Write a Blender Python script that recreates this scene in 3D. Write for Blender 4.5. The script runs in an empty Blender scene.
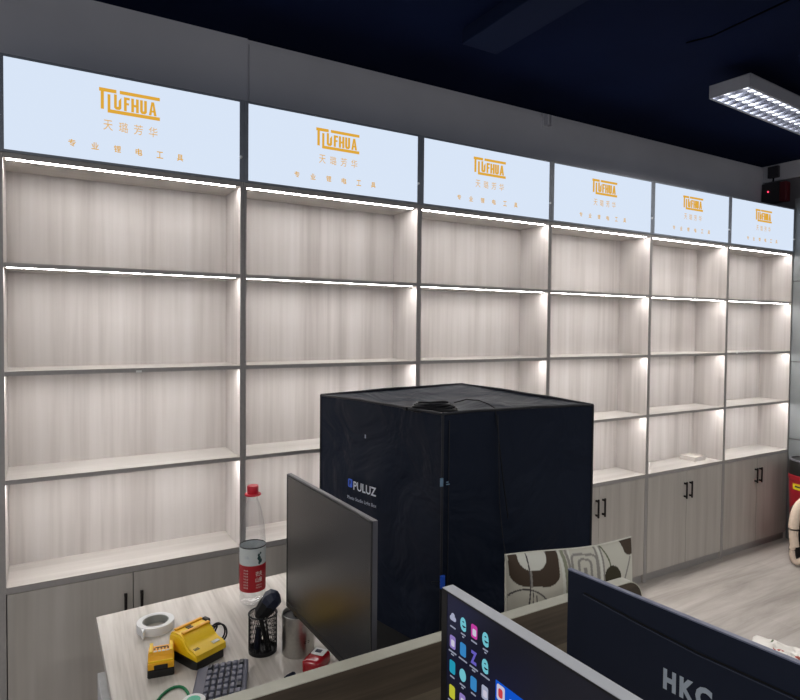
import bpy, bmesh, math, random
from mathutils import Vector, Matrix, noise
random.seed(7)
PI = math.pi
SC = bpy.context.scene
COL = SC.collection

# ------------------------------------------------------------------ helpers
def lin(r, g, b):
    f = lambda c: (c/255/12.92) if c/255 <= .04045 else ((c/255+.055)/1.055)**2.4
    return (f(r), f(g), f(b), 1)

def new_mat(name):
    m = bpy.data.materials.new(name); m.use_nodes = True
    nt = m.node_tree; nt.nodes.clear()
    out = nt.nodes.new('ShaderNodeOutputMaterial')
    return m, nt, out

def plain(name, col, rough=.5, metal=0, spec=.5, noise_amt=.06, scale=40, bump=0, coat=0, sheen=0):
    m, nt, out = new_mat(name)
    b = nt.nodes.new('ShaderNodeBsdfPrincipled')
    nt.links.new(b.outputs[0], out.inputs[0])
    b.inputs['Roughness'].default_value = rough
    b.inputs['Metallic'].default_value = metal
    b.inputs['Specular IOR Level'].default_value = spec
    b.inputs['Coat Weight'].default_value = coat
    b.inputs['Sheen Weight'].default_value = sheen
    tc = nt.nodes.new('ShaderNodeNewGeometry')
    n = nt.nodes.new('ShaderNodeTexNoise'); n.inputs['Scale'].default_value = scale
    n.inputs['Detail'].default_value = 3
    nt.links.new(tc.outputs['Position'], n.inputs['Vector'])
    r = nt.nodes.new('ShaderNodeValToRGB')
    c = col
    r.color_ramp.elements[0].position = .3; r.color_ramp.elements[1].position = .7
    r.color_ramp.elements[0].color = (c[0]*(1-noise_amt), c[1]*(1-noise_amt), c[2]*(1-noise_amt), 1)
    r.color_ramp.elements[1].color = (min(1, c[0]*(1+noise_amt)), min(1, c[1]*(1+noise_amt)), min(1, c[2]*(1+noise_amt)), 1)
    nt.links.new(n.outputs['Fac'], r.inputs[0]); nt.links.new(r.outputs[0], b.inputs['Base Color'])
    if bump:
        bp = nt.nodes.new('ShaderNodeBump'); bp.inputs['Strength'].default_value = bump
        bp.inputs['Distance'].default_value = .002
        nt.links.new(n.outputs['Fac'], bp.inputs['Height']); nt.links.new(bp.outputs[0], b.inputs['Normal'])
    return m

def wood(name, dark, mid, light, scale=(24, 24, .9), rough=.45, spec=.4, rotz=0):
    m, nt, out = new_mat(name)
    b = nt.nodes.new('ShaderNodeBsdfPrincipled'); nt.links.new(b.outputs[0], out.inputs[0])
    b.inputs['Roughness'].default_value = rough; b.inputs['Specular IOR Level'].default_value = spec
    g = nt.nodes.new('ShaderNodeNewGeometry')
    rt = nt.nodes.new('ShaderNodeVectorRotate'); rt.rotation_type = 'Z_AXIS'; rt.inputs['Angle'].default_value = rotz
    nt.links.new(g.outputs['Position'], rt.inputs['Vector'])
    mp = nt.nodes.new('ShaderNodeMapping'); mp.inputs['Scale'].default_value = scale
    nt.links.new(rt.outputs[0], mp.inputs['Vector'])
    n = nt.nodes.new('ShaderNodeTexNoise'); n.inputs['Scale'].default_value = 1; n.inputs['Detail'].default_value = 4
    n.inputs['Roughness'].default_value = .62
    nt.links.new(mp.outputs[0], n.inputs['Vector'])
    mp2 = nt.nodes.new('ShaderNodeMapping'); mp2.inputs['Scale'].default_value = tuple(s*4.3 for s in scale)
    nt.links.new(rt.outputs[0], mp2.inputs['Vector'])
    n2 = nt.nodes.new('ShaderNodeTexNoise'); n2.inputs['Scale'].default_value = 1; n2.inputs['Detail'].default_value = 2
    nt.links.new(mp2.outputs[0], n2.inputs['Vector'])
    mx = nt.nodes.new('ShaderNodeMix'); mx.data_type = 'FLOAT'; mx.inputs[0].default_value = .22
    nt.links.new(n.outputs['Fac'], mx.inputs[2]); nt.links.new(n2.outputs['Fac'], mx.inputs[3])
    r = nt.nodes.new('ShaderNodeValToRGB'); e = r.color_ramp.elements
    e[0].position = .34; e[0].color = dark; e[1].position = .68; e[1].color = light
    k = e.new(.5); k.color = mid
    nt.links.new(mx.outputs[0], r.inputs[0]); nt.links.new(r.outputs[0], b.inputs['Base Color'])
    return m

def emit(name, col, s):
    m, nt, out = new_mat(name)
    e = nt.nodes.new('ShaderNodeEmission'); e.inputs[0].default_value = col; e.inputs[1].default_value = s
    nt.links.new(e.outputs[0], out.inputs[0]); return m

def clear_plastic(name, tint=(.965, .972, .98, 1)):
    m, nt, out = new_mat(name)
    t = nt.nodes.new('ShaderNodeBsdfTransparent'); t.inputs[0].default_value = tint
    g = nt.nodes.new('ShaderNodeBsdfGlossy'); g.inputs['Roughness'].default_value = .18
    lw = nt.nodes.new('ShaderNodeLayerWeight'); lw.inputs[0].default_value = .25
    mt = nt.nodes.new('ShaderNodeMath'); mt.operation = 'MULTIPLY_ADD'; mt.inputs[1].default_value = .4; mt.inputs[2].default_value = .03
    nt.links.new(lw.outputs['Facing'], mt.inputs[0])
    mx = nt.nodes.new('ShaderNodeMixShader')
    nt.links.new(mt.outputs[0], mx.inputs[0]); nt.links.new(t.outputs[0], mx.inputs[1]); nt.links.new(g.outputs[0], mx.inputs[2])
    nt.links.new(mx.outputs[0], out.inputs[0]); return m

def vcol(name, rough=.8, emission=0):
    m, nt, out = new_mat(name)
    b = nt.nodes.new('ShaderNodeBsdfPrincipled'); nt.links.new(b.outputs[0], out.inputs[0])
    b.inputs['Roughness'].default_value = rough; b.inputs['Specular IOR Level'].default_value = .2
    a = nt.nodes.new('ShaderNodeAttribute'); a.attribute_name = 'dye'
    nt.links.new(a.outputs['Color'], b.inputs['Base Color']); return m

def link(name, me, mat, parent=None, smooth=False):
    o = bpy.data.objects.new(name, me); COL.objects.link(o)
    if mat is not None:
        for mm in (mat if isinstance(mat, (list, tuple)) else [mat]): me.materials.append(mm)
    if smooth:
        for p in me.polygons: p.use_smooth = True
    if parent is not None: o.parent = parent
    return o

def thing(name, label, cat, loc=(0, 0, 0), rotz=0, group=None):
    o = bpy.data.objects.new(name, None); COL.objects.link(o)
    o.location = loc; o.rotation_euler = (0, 0, rotz); o.empty_display_size = .05
    o['label'] = label; o['category'] = cat
    if group: o['group'] = group
    return o

def tag(o, label, cat, group=None):
    o['label'] = label; o['category'] = cat
    if group: o['group'] = group
    return o

def struct(o): o['kind'] = 'structure'; return o

class MB:
    """collects shapes and links them as one mesh"""
    def __init__(s): s.bm = bmesh.new()
    def box(s, lo, hi, bevel=0, mi=0, M=None, seg=2):
        r = bmesh.ops.create_cube(s.bm, size=1); vs = r['verts']
        for v in vs:
            v.co = Vector([lo[i]+(v.co[i]+.5)*(hi[i]-lo[i]) for i in range(3)])
        fs = set(f for v in vs for f in v.link_faces)
        if bevel:
            es = set(e for v in vs for e in v.link_edges)
            rr = bmesh.ops.bevel(s.bm, geom=list(es), offset=bevel, segments=seg, affect='EDGES', profile=.5)
            vs = list(set(rr['verts']) | set(v for v in vs if v.is_valid))
            fs = set(f for v in vs for f in v.link_faces)
        for f in fs: f.material_index = mi
        if M is not None:
            for v in set(v for f in fs for v in f.verts): v.co = M @ v.co
        return s
    def lathe(s, prof, n=32, c=(0, 0, 0), mi=0, M=None):
        rings = []
        for r, z in prof:
            if r < 1e-6: rings.append([s.bm.verts.new((c[0], c[1], c[2]+z))])
            else: rings.append([s.bm.verts.new((c[0]+r*math.cos(2*PI*k/n), c[1]+r*math.sin(2*PI*k/n), c[2]+z)) for k in range(n)])
        for a, b in zip(rings, rings[1:]):
            for k in range(n):
                k2 = (k+1) % n
                if len(a) == 1 and len(b) == 1: continue
                if len(a) == 1: f = (a[0], b[k2], b[k])
                elif len(b) == 1: f = (a[k], a[k2], b[0])
                else: f = (a[k], a[k2], b[k2], b[k])
                try: s.bm.faces.new(f).material_index = mi
                except ValueError: pass
        if M is not None:
            for r in rings:
                for v in r: v.co = M @ v.co
        return s
    def tube(s, pts, r, n=8, mi=0, closed=False, caps=True):
        pts = [Vector(p) for p in pts]; rings = []
        up = Vector((0, 0, 1)); N = len(pts)
        for i, p in enumerate(pts):
            if closed: t = pts[(i+1) % N]-pts[i-1]
            else: t = pts[min(i+1, N-1)]-pts[max(i-1, 0)]
            t.normalize()
            a = t.cross(up)
            if a.length < 1e-3: a = t.cross(Vector((1, 0, 0)))
            a.normalize(); b = a.cross(t).normalized()
            rr = r[i] if isinstance(r, (list, tuple)) else r
            rings.append([s.bm.verts.new(p+a*rr*math.cos(2*PI*k/n)+b*rr*math.sin(2*PI*k/n)) for k in range(n)])
        prs = list(zip(rings, rings[1:]))
        if closed: prs.append((rings[-1], rings[0]))
        for a, b in prs:
            for k in range(n): s.bm.faces.new((a[k], a[(k+1) % n], b[(k+1) % n], b[k])).material_index = mi
        if caps and not closed:
            s.bm.faces.new(rings[0][::-1]).material_index = mi; s.bm.faces.new(rings[-1]).material_index = mi
        return s
    def prism(s, poly, lo, hi, axis='y', mi=0, bevel=0):
        """poly = list of 2-D points; axis y: (x,z) extruded in y; x: (y,z) extruded in x; z: (x,y) extruded in z"""
        def P(a, b, t): return {'y': (a, t, b), 'x': (t, a, b), 'z': (a, b, t)}[axis]
        A = [s.bm.verts.new(P(a, b, lo)) for a, b in poly]; B = [s.bm.verts.new(P(a, b, hi)) for a, b in poly]
        fs = [s.bm.faces.new(A), s.bm.faces.new(B[::-1])]
        n = len(poly)
        for k in range(n): fs.append(s.bm.faces.new((A[k], B[k], B[(k+1) % n], A[(k+1) % n])))
        for f in fs: f.material_index = mi
        bmesh.ops.recalc_face_normals(s.bm, faces=fs)
        if bevel:
            es = set(e for f in fs for e in f.edges)
            bmesh.ops.bevel(s.bm, geom=list(es), offset=bevel, segments=2, affect='EDGES', profile=.5)
        return s
    def xform(s, M):
        for v in s.bm.verts: v.co = M @ v.co
        return s
    def build(s, name, mat, parent=None, smooth=False, sharp=40):
        bmesh.ops.recalc_face_normals(s.bm, faces=s.bm.faces[:])
        me = bpy.data.meshes.new(name); s.bm.to_mesh(me); s.bm.free()
        o = link(name, me, mat, parent, smooth)
        if smooth: me.set_sharp_from_angle(angle=math.radians(sharp))
        return o

def cr(pts, n=6):
    P = [Vector(p) for p in pts]; P = [P[0]*2-P[1]]+P+[P[-1]*2-P[-2]]; o = []
    for i in range(1, len(P)-2):
        for k in range(n):
            t = k/n; a, b, c, d = P[i-1:i+3]
            o.append(.5*((2*b)+(c-a)*t+(2*a-5*b+4*c-d)*t*t+(3*b-a-3*c+d)*t**3))
    return o+[P[-2]]

def box(name, lo, hi, mat, parent=None, bevel=0): return MB().box(lo, hi, bevel).build(name, mat, parent)

def text_bm(txt, bold=0.0, extr=0.0):
    cu = bpy.data.curves.new('txt', 'FONT'); cu.body = txt; cu.size = 1; cu.offset = bold; cu.extrude = extr
    cu.resolution_u = 3
    ob = bpy.data.objects.new('txt', cu); COL.objects.link(ob)
    bpy.context.view_layer.update()
    dg = bpy.context.evaluated_depsgraph_get()
    me = bpy.data.meshes.new_from_object(ob.evaluated_get(dg), depsgraph=dg)
    bpy.data.objects.remove(ob)
    vs = [Vector(v.co) for v in me.vertices]; fs = [list(p.vertices) for p in me.polygons]
    bpy.data.meshes.remove(me); return vs, fs

def lettering(name, items, mat, parent, y=0.0, bend=None):
    """items: (text, x0, x1, z0, z1, bold) fitted to that box on a plane facing -y"""
    bm = bmesh.new()
    for it in items:
        txt, x0, x1, z0, z1 = it[:5]; bold = it[5] if len(it) > 5 else 0
        vs, fs = text_bm(txt, bold)
        if not vs: continue
        ax, bx = min(v.x for v in vs), max(v.x for v in vs); ay, by = min(v.y for v in vs), max(v.y for v in vs)
        nv = []
        for v in vs:
            x = x0+(v.x-ax)/max(bx-ax, 1e-6)*(x1-x0); z = z0+(v.y-ay)/max(by-ay, 1e-6)*(z1-z0)
            co = Vector((x, y, z)) if bend is None else bend(x, z)
            nv.append(bm.verts.new(co))
        for f in fs:
            try: bm.faces.new([nv[i] for i in f])
            except ValueError: pass
    me = bpy.data.meshes.new(name); bm.to_mesh(me); bm.free()
    return link(name, me, mat, parent)

# ------------------------------------------------------------------ materials
M = {}
M['laminate'] = wood('pale grey laminate', lin(178, 171, 167), lin(201, 195, 191), lin(213, 208, 205), (10, 10, .35), .5)
M['laminate_flat'] = wood('pale grey shelf laminate', lin(184, 178, 173), lin(198, 193, 188), lin(207, 203, 198), (.5, 9, 9), .5)
M['door'] = wood('grey door laminate', lin(174, 167, 159), lin(188, 182, 174), lin(200, 194, 187), (9, 9, .45), .45)
M['edge'] = plain('laminate with painted shade', lin(164, 160, 157), .45, noise_amt=.05, scale=60)  # same laminate as the boards, darkened to paint the shade of unlit fronts
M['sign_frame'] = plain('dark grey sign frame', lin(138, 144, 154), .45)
M['led'] = emit('LED strip light', (1.0, .967, .948, 1), 32)
M['led_profile'] = plain('white aluminium profile', lin(225, 225, 225), .4)
M['sign'] = emit('lit sign face', (.69, .785, .93, 1), 1.0)
M['sign_orange'] = emit('backlit amber letters', (.73, .39, .045, 1), 1.0)
M['sign_thin'] = emit('backlit pale amber letters', (.76, .46, .17, 1), 1.0)
M['handle'] = plain('black metal handle', lin(38, 34, 34), .35, metal=.6)
M['white_plastic'] = plain('white plastic', lin(232, 232, 230), .35, noise_amt=.02)
M['floor'] = None
M['wall'] = plain('grey painted wall', lin(222, 220, 224), .85, spec=.2, noise_amt=.04, scale=3)
M['wall2'] = plain('light grey wall panel', lin(128, 132, 134), .5, noise_amt=.03, scale=3)
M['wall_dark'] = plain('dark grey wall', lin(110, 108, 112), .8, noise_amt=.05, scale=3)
M['ceiling'] = plain('navy black ceiling', lin(15, 24, 52), .95, spec=.06, noise_amt=.15, scale=2)
M['conduit'] = plain('matt black conduit', lin(6, 7, 10), .95, spec=0)
M['beam'] = plain('charcoal ceiling beam', lin(24, 33, 58), .9, spec=.08, noise_amt=.1, scale=2)
M['desk'] = wood('pale ash desk laminate', lin(168, 160, 150), lin(196, 189, 180), lin(214, 208, 200), (30, 1.6, 30), .38, .45, rotz=math.radians(2))
M['desk_leg'] = plain('white powder coated steel', lin(200, 200, 200), .4)
M['part_wood'] = wood('dark walnut laminate', lin(52, 44, 36), lin(70, 60, 48), lin(88, 76, 62), (1.6, 30, 38), .42)
M['part_low'] = wood('brown lower rail laminate', lin(82, 72, 58), lin(98, 88, 72), lin(112, 100, 84), (1.6, 30, 38), .42)
M['part_edge'] = plain('cream edge banding', lin(196, 194, 178), .45, noise_amt=.03)
M['nylon'] = None
M['nylon_trim'] = plain('black woven binding', lin(24, 26, 34), .6, bump=.3, scale=300)
M['cable'] = plain('black rubber cable', lin(14, 15, 19), .5, spec=.3, noise_amt=.05)
M['blue'] = plain('bright blue plastic', lin(30, 88, 210), .35)
M['blue_print'] = plain('blue print', lin(58, 105, 225), .5)
M['white_print'] = plain('white print', lin(215, 220, 230), .5, noise_amt=.02)
M['grey_print'] = plain('grey print', lin(160, 170, 185), .5, noise_amt=.02)
M['hkc_print'] = plain('silver grey print', lin(190, 202, 215), .4, noise_amt=.02)
M['tag_print'] = plain('pale blue woven tag', lin(110, 140, 165), .6)
M['mon_black'] = plain('black monitor plastic', lin(22, 22, 25), .4, noise_amt=.04)
M['mon_edge'] = plain('grey monitor edge', lin(92, 92, 98), .35, metal=.3)
M['screen_off'] = plain('switched off screen glass', lin(18, 18, 20), .27, spec=.9, noise_amt=.02)
M['silver'] = plain('silver monitor casing', lin(205, 208, 214), .35, metal=0, noise_amt=.02)
M['hkc_back'] = plain('dark navy monitor back', lin(30, 37, 55), .5, spec=.3, noise_amt=.04, bump=.1, scale=500)
M['hkc_trim'] = plain('grey blue monitor rim', lin(120, 126, 150), .4)
M['hkc_glint'] = plain('dull grey blue bevel highlight', lin(66, 71, 88), .5)  # colour of the painted highlight along the rear cover
M['steel'] = plain('brushed stainless steel', lin(190, 188, 184), .28, metal=1, noise_amt=.06, scale=150)
M['dark'] = plain('dark interior', lin(20, 20, 22), .6)
M['mesh_black'] = plain('black painted wire mesh', lin(16, 17, 22), .4, metal=.3)
M['brush'] = plain('black brush bristles', lin(14, 14, 18), .8, bump=.6, scale=400)
M['navy_cloth'] = plain('dark navy rubber', lin(16, 26, 52), .5, bump=.3, scale=200)
M['yellow'] = plain('yellow tool plastic', lin(255, 208, 26), .4, noise_amt=.03)
M['yellow2'] = plain('amber tool plastic', lin(252, 184, 32), .4, noise_amt=.03)
M['black_plastic'] = plain('black plastic', lin(20, 19, 18), .45)
M['silver_label'] = plain('silver label', lin(215, 210, 190), .4)
M['red_gloss'] = plain('glossy red plastic', lin(168, 18, 30), .22, coat=.5, noise_amt=.02)
M['red_cap'] = plain('red bottle cap', lin(212, 44, 62), .35, noise_amt=.02)
M['pet'] = clear_plastic('clear bottle plastic')
M['film'] = clear_plastic('clear label film', (.86, .89, .9, 1))
M['label_red'] = plain('red paper label', lin(172, 24, 38), .4, noise_amt=.02)
M['label_white'] = plain('white paper label', lin(205, 212, 212), .4, noise_amt=.03)
M['label_print'] = plain('label print', lin(225, 205, 200), .5, noise_amt=.02)
M['leaf'] = plain('dark green print', lin(30, 66, 66), .5)
M['tape'] = plain('white masking tape', lin(226, 226, 226), .55, noise_amt=.02)
M['tape_core'] = plain('grey cardboard core', lin(150, 152, 148), .7)
M['key'] = plain('grey blue key caps', lin(84, 86, 102), .45, noise_amt=.04)
M['key_black'] = plain('black key caps', lin(28, 30, 42), .45)
M['kb_body'] = plain('slate grey keyboard case', lin(104, 105, 120), .5, noise_amt=.03)
M['kb_well'] = plain('dark keyboard well', lin(34, 35, 44), .6)
M['green'] = plain('green woven strap', lin(10, 120, 72), .6, bump=.4, scale=400)
M['teal'] = plain('mint print', lin(90, 200, 165), .5)
M['bin_red'] = plain('red bin plastic', lin(158, 24, 38), .4, noise_amt=.03)
M['label_yellow'] = plain('yellow label', lin(225, 200, 30), .5)
M['cream'] = plain('cream padded fabric', lin(220, 200, 180), .8, bump=.2, scale=60)
M['lamp_case'] = plain('white painted steel', lin(178, 178, 184), .4, noise_amt=.02)
M['louver'] = plain('polished aluminium louver', lin(205, 206, 214), .22, metal=1, noise_amt=.02)
M['tube'] = emit('fluorescent tube', (.95, .98, 1, 1), 5)
M['alarm_red'] = plain('dark red painted metal', lin(96, 22, 30), .5)
M['alarm_dark'] = plain('dark grey device casing', lin(52, 50, 54), .5)
M['red_led'] = emit('red indicator light', (1, .05, .12, 1), 2.2)
M['tray'] = plain('white card', lin(228, 222, 216), .7, noise_amt=.02)

# nylon of the photo tent: wrinkles by bump
def nylon():
    m, nt, out = new_mat('black coated nylon')
    b = nt.nodes.new('ShaderNodeBsdfPrincipled'); nt.links.new(b.outputs[0], out.inputs[0])
    b.inputs['Base Color'].default_value = lin(20, 28, 44)
    b.inputs['Roughness'].default_value = .55; b.inputs['Specular IOR Level'].default_value = .16
    g = nt.nodes.new('ShaderNodeNewGeometry')
    n = nt.nodes.new('ShaderNodeTexNoise'); n.inputs['Scale'].default_value = 5; n.inputs['Detail'].default_value = 3
    n.inputs['Distortion'].default_value = 1.0
    nt.links.new(g.outputs['Position'], n.inputs['Vector'])
    bp = nt.nodes.new('ShaderNodeBump'); bp.inputs['Strength'].default_value = .8; bp.inputs['Distance'].default_value = .025
    nt.links.new(n.outputs['Fac'], bp.inputs['Height']); nt.links.new(bp.outputs[0], b.inputs['Normal'])
    return m
M['nylon'] = nylon()

def floor_mat():
    m, nt, out = new_mat('grey beige plank floor')
    b = nt.nodes.new('ShaderNodeBsdfPrincipled'); nt.links.new(b.outputs[0], out.inputs[0])
    b.inputs['Roughness'].default_value = .38; b.inputs['Specular IOR Level'].default_value = .4
    g = nt.nodes.new('ShaderNodeNewGeometry')
    br = nt.nodes.new('ShaderNodeTexBrick')
    br.inputs['Color1'].default_value = (.35, .35, .35, 1); br.inputs['Color2'].default_value = (.65, .65, .65, 1)
    br.inputs['Mortar'].default_value = (.25, .25, .25, 1)
    br.inputs['Scale'].default_value = 1; br.inputs['Brick Width'].default_value = 1.2; br.inputs['Row Height'].default_value = .16
    br.inputs['Mortar Size'].default_value = .0012; br.offset = .37
    nt.links.new(g.outputs['Position'], br.inputs['Vector'])
    mp = nt.nodes.new('ShaderNodeMapping'); mp.inputs['Scale'].default_value = (1.2, 12, 1)
    nt.links.new(g.outputs['Position'], mp.inputs['Vector'])
    n = nt.nodes.new('ShaderNodeTexNoise'); n.inputs['Scale'].default_value = 1; n.inputs['Detail'].default_value = 6
    n.inputs['Roughness'].default_value = .65; n.inputs['Distortion'].default_value = .6
    nt.links.new(mp.outputs[0], n.inputs['Vector'])
    mx = nt.nodes.new('ShaderNodeMix'); mx.data_type = 'FLOAT'; mx.inputs[0].default_value = .22
    nt.links.new(n.outputs['Fac'], mx.inputs[2]); nt.links.new(br.outputs['Color'], mx.inputs[3])
    r = nt.nodes.new('ShaderNodeValToRGB'); e = r.color_ramp.elements
    e[0].position = .34; e[0].color = lin(136, 130, 124); e[1].position = .66; e[1].color = lin(180, 174, 168)
    k = e.new(.5); k.color = lin(162, 155, 148)
    nt.links.new(mx.outputs[0], r.inputs[0]); nt.links.new(r.outputs[0], b.inputs['Base Color'])
    return m
M['floor'] = floor_mat()

# ------------------------------------------------------------------ the room
CEIL = 2.885
struct(box('floor', (-4, -6, -.08), (5.10, .31, 0), M['floor']))
struct(box('wall_back', (-4, .25, 0), (5.10, .33, 2.96), M['wall']))
wr = struct(box('wall_right', (5.055, -6, 0), (5.13, .25, 2.96), M['wall_dark']))
struct(box('ceiling', (-4, -6, CEIL), (5.13, .33, 2.97), M['ceiling']))
# panelled lower part of the right wall
struct(box('trim_1', (5.043, -6, .0), (5.055, -.0, .766), M['wall2']))
struct(box('trim_2', (5.043, -6, .776), (5.055, -.0, 1.356), M['wall2']))
struct(box('trim_3', (5.043, -6, 1.366), (5.055, -.0, 1.967), M['wall2']))
struct(box('trim_4', (5.043, -6, 1.977), (5.055, -.0, 2.597), M['wall2']))
struct(box('trim_5', (5.035, -6, 2.76), (5.055, .245, CEIL), M['wall']))
# cladding boards on the upper back wall with a vertical joint
struct(box('trim_6', (.930, .238, 2.35), (5.055, .25, CEIL-.022), M['wall']))
struct(box('trim_7', (-4, .241, 2.35), (.922, .25, CEIL), M['wall']))
struct(box('trim_8', (1.685, -3.5, 2.82), (1.875, -.33, CEIL), M['beam'], bevel=.004))
struct(MB().tube([(2.56, -3.2, 2.86), (2.575, -1.20, 2.86), (2.60, -.88, 2.86), (2.61, -.75, CEIL)], .0035, 6).build('trim_9', M['conduit']))

# small bracket on the upper wall
t = thing('wall_bracket', 'small grey metal bracket high on the grey wall above the third lit sign', 'bracket', (2.717, .238, 2.833))
box('plate', (-.03, -.006, -.04), (.03, .0, .045), M['wall'], t, .002)
MB().box((-.02, -.04, -.03), (-.008, -.006, .03), .002).box((.008, -.04, -.03), (.02, -.006, .03), .002).build('clamp', M['wall'], t)

# alarm device with a red light in the corner
t = thing('fire_alarm', 'dark wall alarm with red lamp in the corner above the last sign', 'alarm', (5.056, .155, 2.67))
box('backing', (-.045, -.06, -.085), (-.0, .08, .075), M['alarm_dark'], t, .006)
box('housing', (-.065, -.115, -.085), (-.0, -.062, .065), M['alarm_red'], t, .008)
MB().lathe([(0, 0), (.006, 0), (.006, .004), (0, .006)], 12, M=Matrix.Translation((-.045, .028, .008)) @ Matrix.Rotation(-PI/2, 4, 'Y')).build('indicator_lamp', M['red_led'], t)
t = thing('junction_box', 'small dark box fixed to the upper right wall above the alarm', 'box', (5.035, .150, 2.825))
box('casing', (-.03, -.04, -.045), (0, .04, .045), M['alarm_dark'], t, .005)
MB().tube([(-.015, 0, -.045), (-.02, 0, -.072)], .006, 8).build('cable_stub', M['cable'], t)

# ------------------------------------------------------------------ shelving units
DX = [0, .8370, 1.6873, 2.5372, 3.3906, 4.2057, 5.0399]
HT = .0132            # board thickness
TOPZ = 2.190
ORD = ['leftmost, behind the roll of tape',
       'behind the water bottle',
       'third from left, above the tent',
       'fourth from left, right of the tent',
       'with a small white tray on it',
       'rightmost, next to the red bin']
SHELF = [(1.8003, 1.8155), (1.4258, 1.4412), (1.0489, 1.0645)]
def handle(x, parent):
    m = MB()
    m.box((x-.005, -.026, .487), (x+.005, -.017, .598), .002)
    m.box((x-.004, -.019, .494), (x+.005, -.0005, .506), .001)
    m.box((x-.004, -.019, .579), (x+.005, -.0005, .591), .001)
    return m.build('handle', M['handle'], parent)

def unit(i):
    W = DX[i+1]-DX[i]
    t = thing('shelving_unit', 'pale grey wood lit shelving unit, '+ORD[i], 'shelf unit', (DX[i], 0, 0), 0, 'row of lit shelving units')
    lw = .030 if i == 0 else 0
    sp = []
    for a, b in ((-lw, HT), (W-HT, W)):
        g = .0006
        p = MB().box((a+g, .0012, 0), (b-g, .235, TOPZ)).build('side_panel', M['laminate'], t)
        MB().box((a+g, 0, 0), (b-g, .0012, TOPZ)).build('shaded_edge', M['edge'], p)  # front edge, its shade put into the colour
    MB().box((HT, .227, .05), (W-HT, .235, TOPZ-.016)).build('back_panel', M['laminate'], t)
    def board(name, z0, z1, strip=True):
        p = MB().box((HT, .0012, z0), (W-HT, .227, z1)).build(name, M['laminate_flat'], t)
        MB().box((HT, 0, z0), (W-HT, .0012, z1)).build('shaded_edge', M['edge'], p)  # board front, darker colour stands for shade
        if strip:
            # aluminium profile let into the underside, light facing down
            s = MB().box((HT+.008, .0120, z0-.0004), (W-HT-.016, .0365, z0+.0002)).build('light_strip', M['led'], p)
        return p
    board('top_board', 2.1727, TOPZ)
    for z0, z1 in SHELF: board('shelf', z0, z1)
    board('cupboard_top', .6666, .6894, False)
    # cupboard: inner floor, plinth, doors
    box('cupboard_floor', (HT, .02, .053), (W-HT, .227, .068), M['laminate'], t)
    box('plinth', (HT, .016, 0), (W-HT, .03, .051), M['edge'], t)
    c = W/2
    for s, (a, b) in enumerate(((HT+.003, c-.0015), (c+.0015, W-HT-.003))):
        d = box('door', (a, .0, .055), (b, .018, .6642), M['door'], t, .0008)
        handle(c-.028 if s == 0 else c+.028, d)
    if i in (0, 5):
        x, z = ((.440, 1.435) if i == 0 else (4.334-DX[5], 1.443))
        box('clip', (x-.010, -.002, z-.010), (x+.010, -.0002, z-.002), M['white_plastic'], t)
    return t

# ------------------------------------------------------------------ lit signs
def logo(m, yf):
    Y0, Y1 = yf-.0035, yf-.0003
    def b(x0, z0, x1, z1): m.prism([(x0, z0), (x1, z0), (x1, z1), (x0, z1)], Y0, Y1)
    top = 2.4600; bot = 2.3745
    b(-.118, top-.0120, -.057, top); b(-.045, top-.0115, .103, top)           # top rule, broken
    b(-.1125, 2.3845, -.1015, top-.0105)                                     # T stem
    b(-.0885, bot, -.0785, 2.4400)                                           # L stem
    b(-.0785, bot, .103, bot+.0120)                                          # bottom rule
    z0, z1 = 2.390, 2.4395; w = .0098
    # U with its slanted inner cut
    m.prism([(-.0655, z0+.006), (-.0655+w, z0+.010), (-.0655+w, z1+.004), (-.0655, z1+.004)], Y0, Y1)
    m.prism([(-.0655, z0+.006), (-.059, z0), (-.0455, z0), (-.0395, z0+.006), (-.0395-w, z0+.0105), (-.0655+w, z0+.0100)], Y0, Y1)
    m.prism([(-.0395-w, z0+.0105), (-.0395, z0+.006), (-.0395, z1-.004), (-.0395-w, z1-.017)], Y0, Y1)
    # F
    x = -.030
    b(x, z0, x+w, z1); b(x+w, z1-.008, x+.021, z1); b(x+w, z1-.027, x+.018, z1-.020)
    # H
    x = -.0035
    b(x, z0, x+w, z1); b(x+.0175, z0, x+.0175+w, z1); b(x+w, z0+.020, x+.0175, z0+.0275)
    # U
    x = .029
    m.prism([(x, z0+.007), (x+w, z0+.0095), (x+w, z1), (x, z1)], Y0, Y1)
    m.prism([(x, z0+.007), (x+.006, z0), (x+.019, z0), (x+.025, z0+.007), (x+.025-w, z0+.0095), (x+w, z0+.0095)], Y0, Y1)
    m.prism([(x+.025-w, z0+.0095), (x+.025, z0+.007), (x+.025, z1), (x+.025-w, z1)], Y0, Y1)
    # A
    x = .0615; k = .0145
    m.prism([(x, z0), (x+w, z0), (x+k, z1-.010), (x+k, z1), (x+k-.005, z1)], Y0, Y1)
    m.prism([(x+2*k, z0), (x+2*k-w, z0), (x+k, z1-.010), (x+k, z1), (x+k+.005, z1)], Y0, Y1)
    b(x+.0085, z0+.012, x+.0205, z0+.018)

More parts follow.
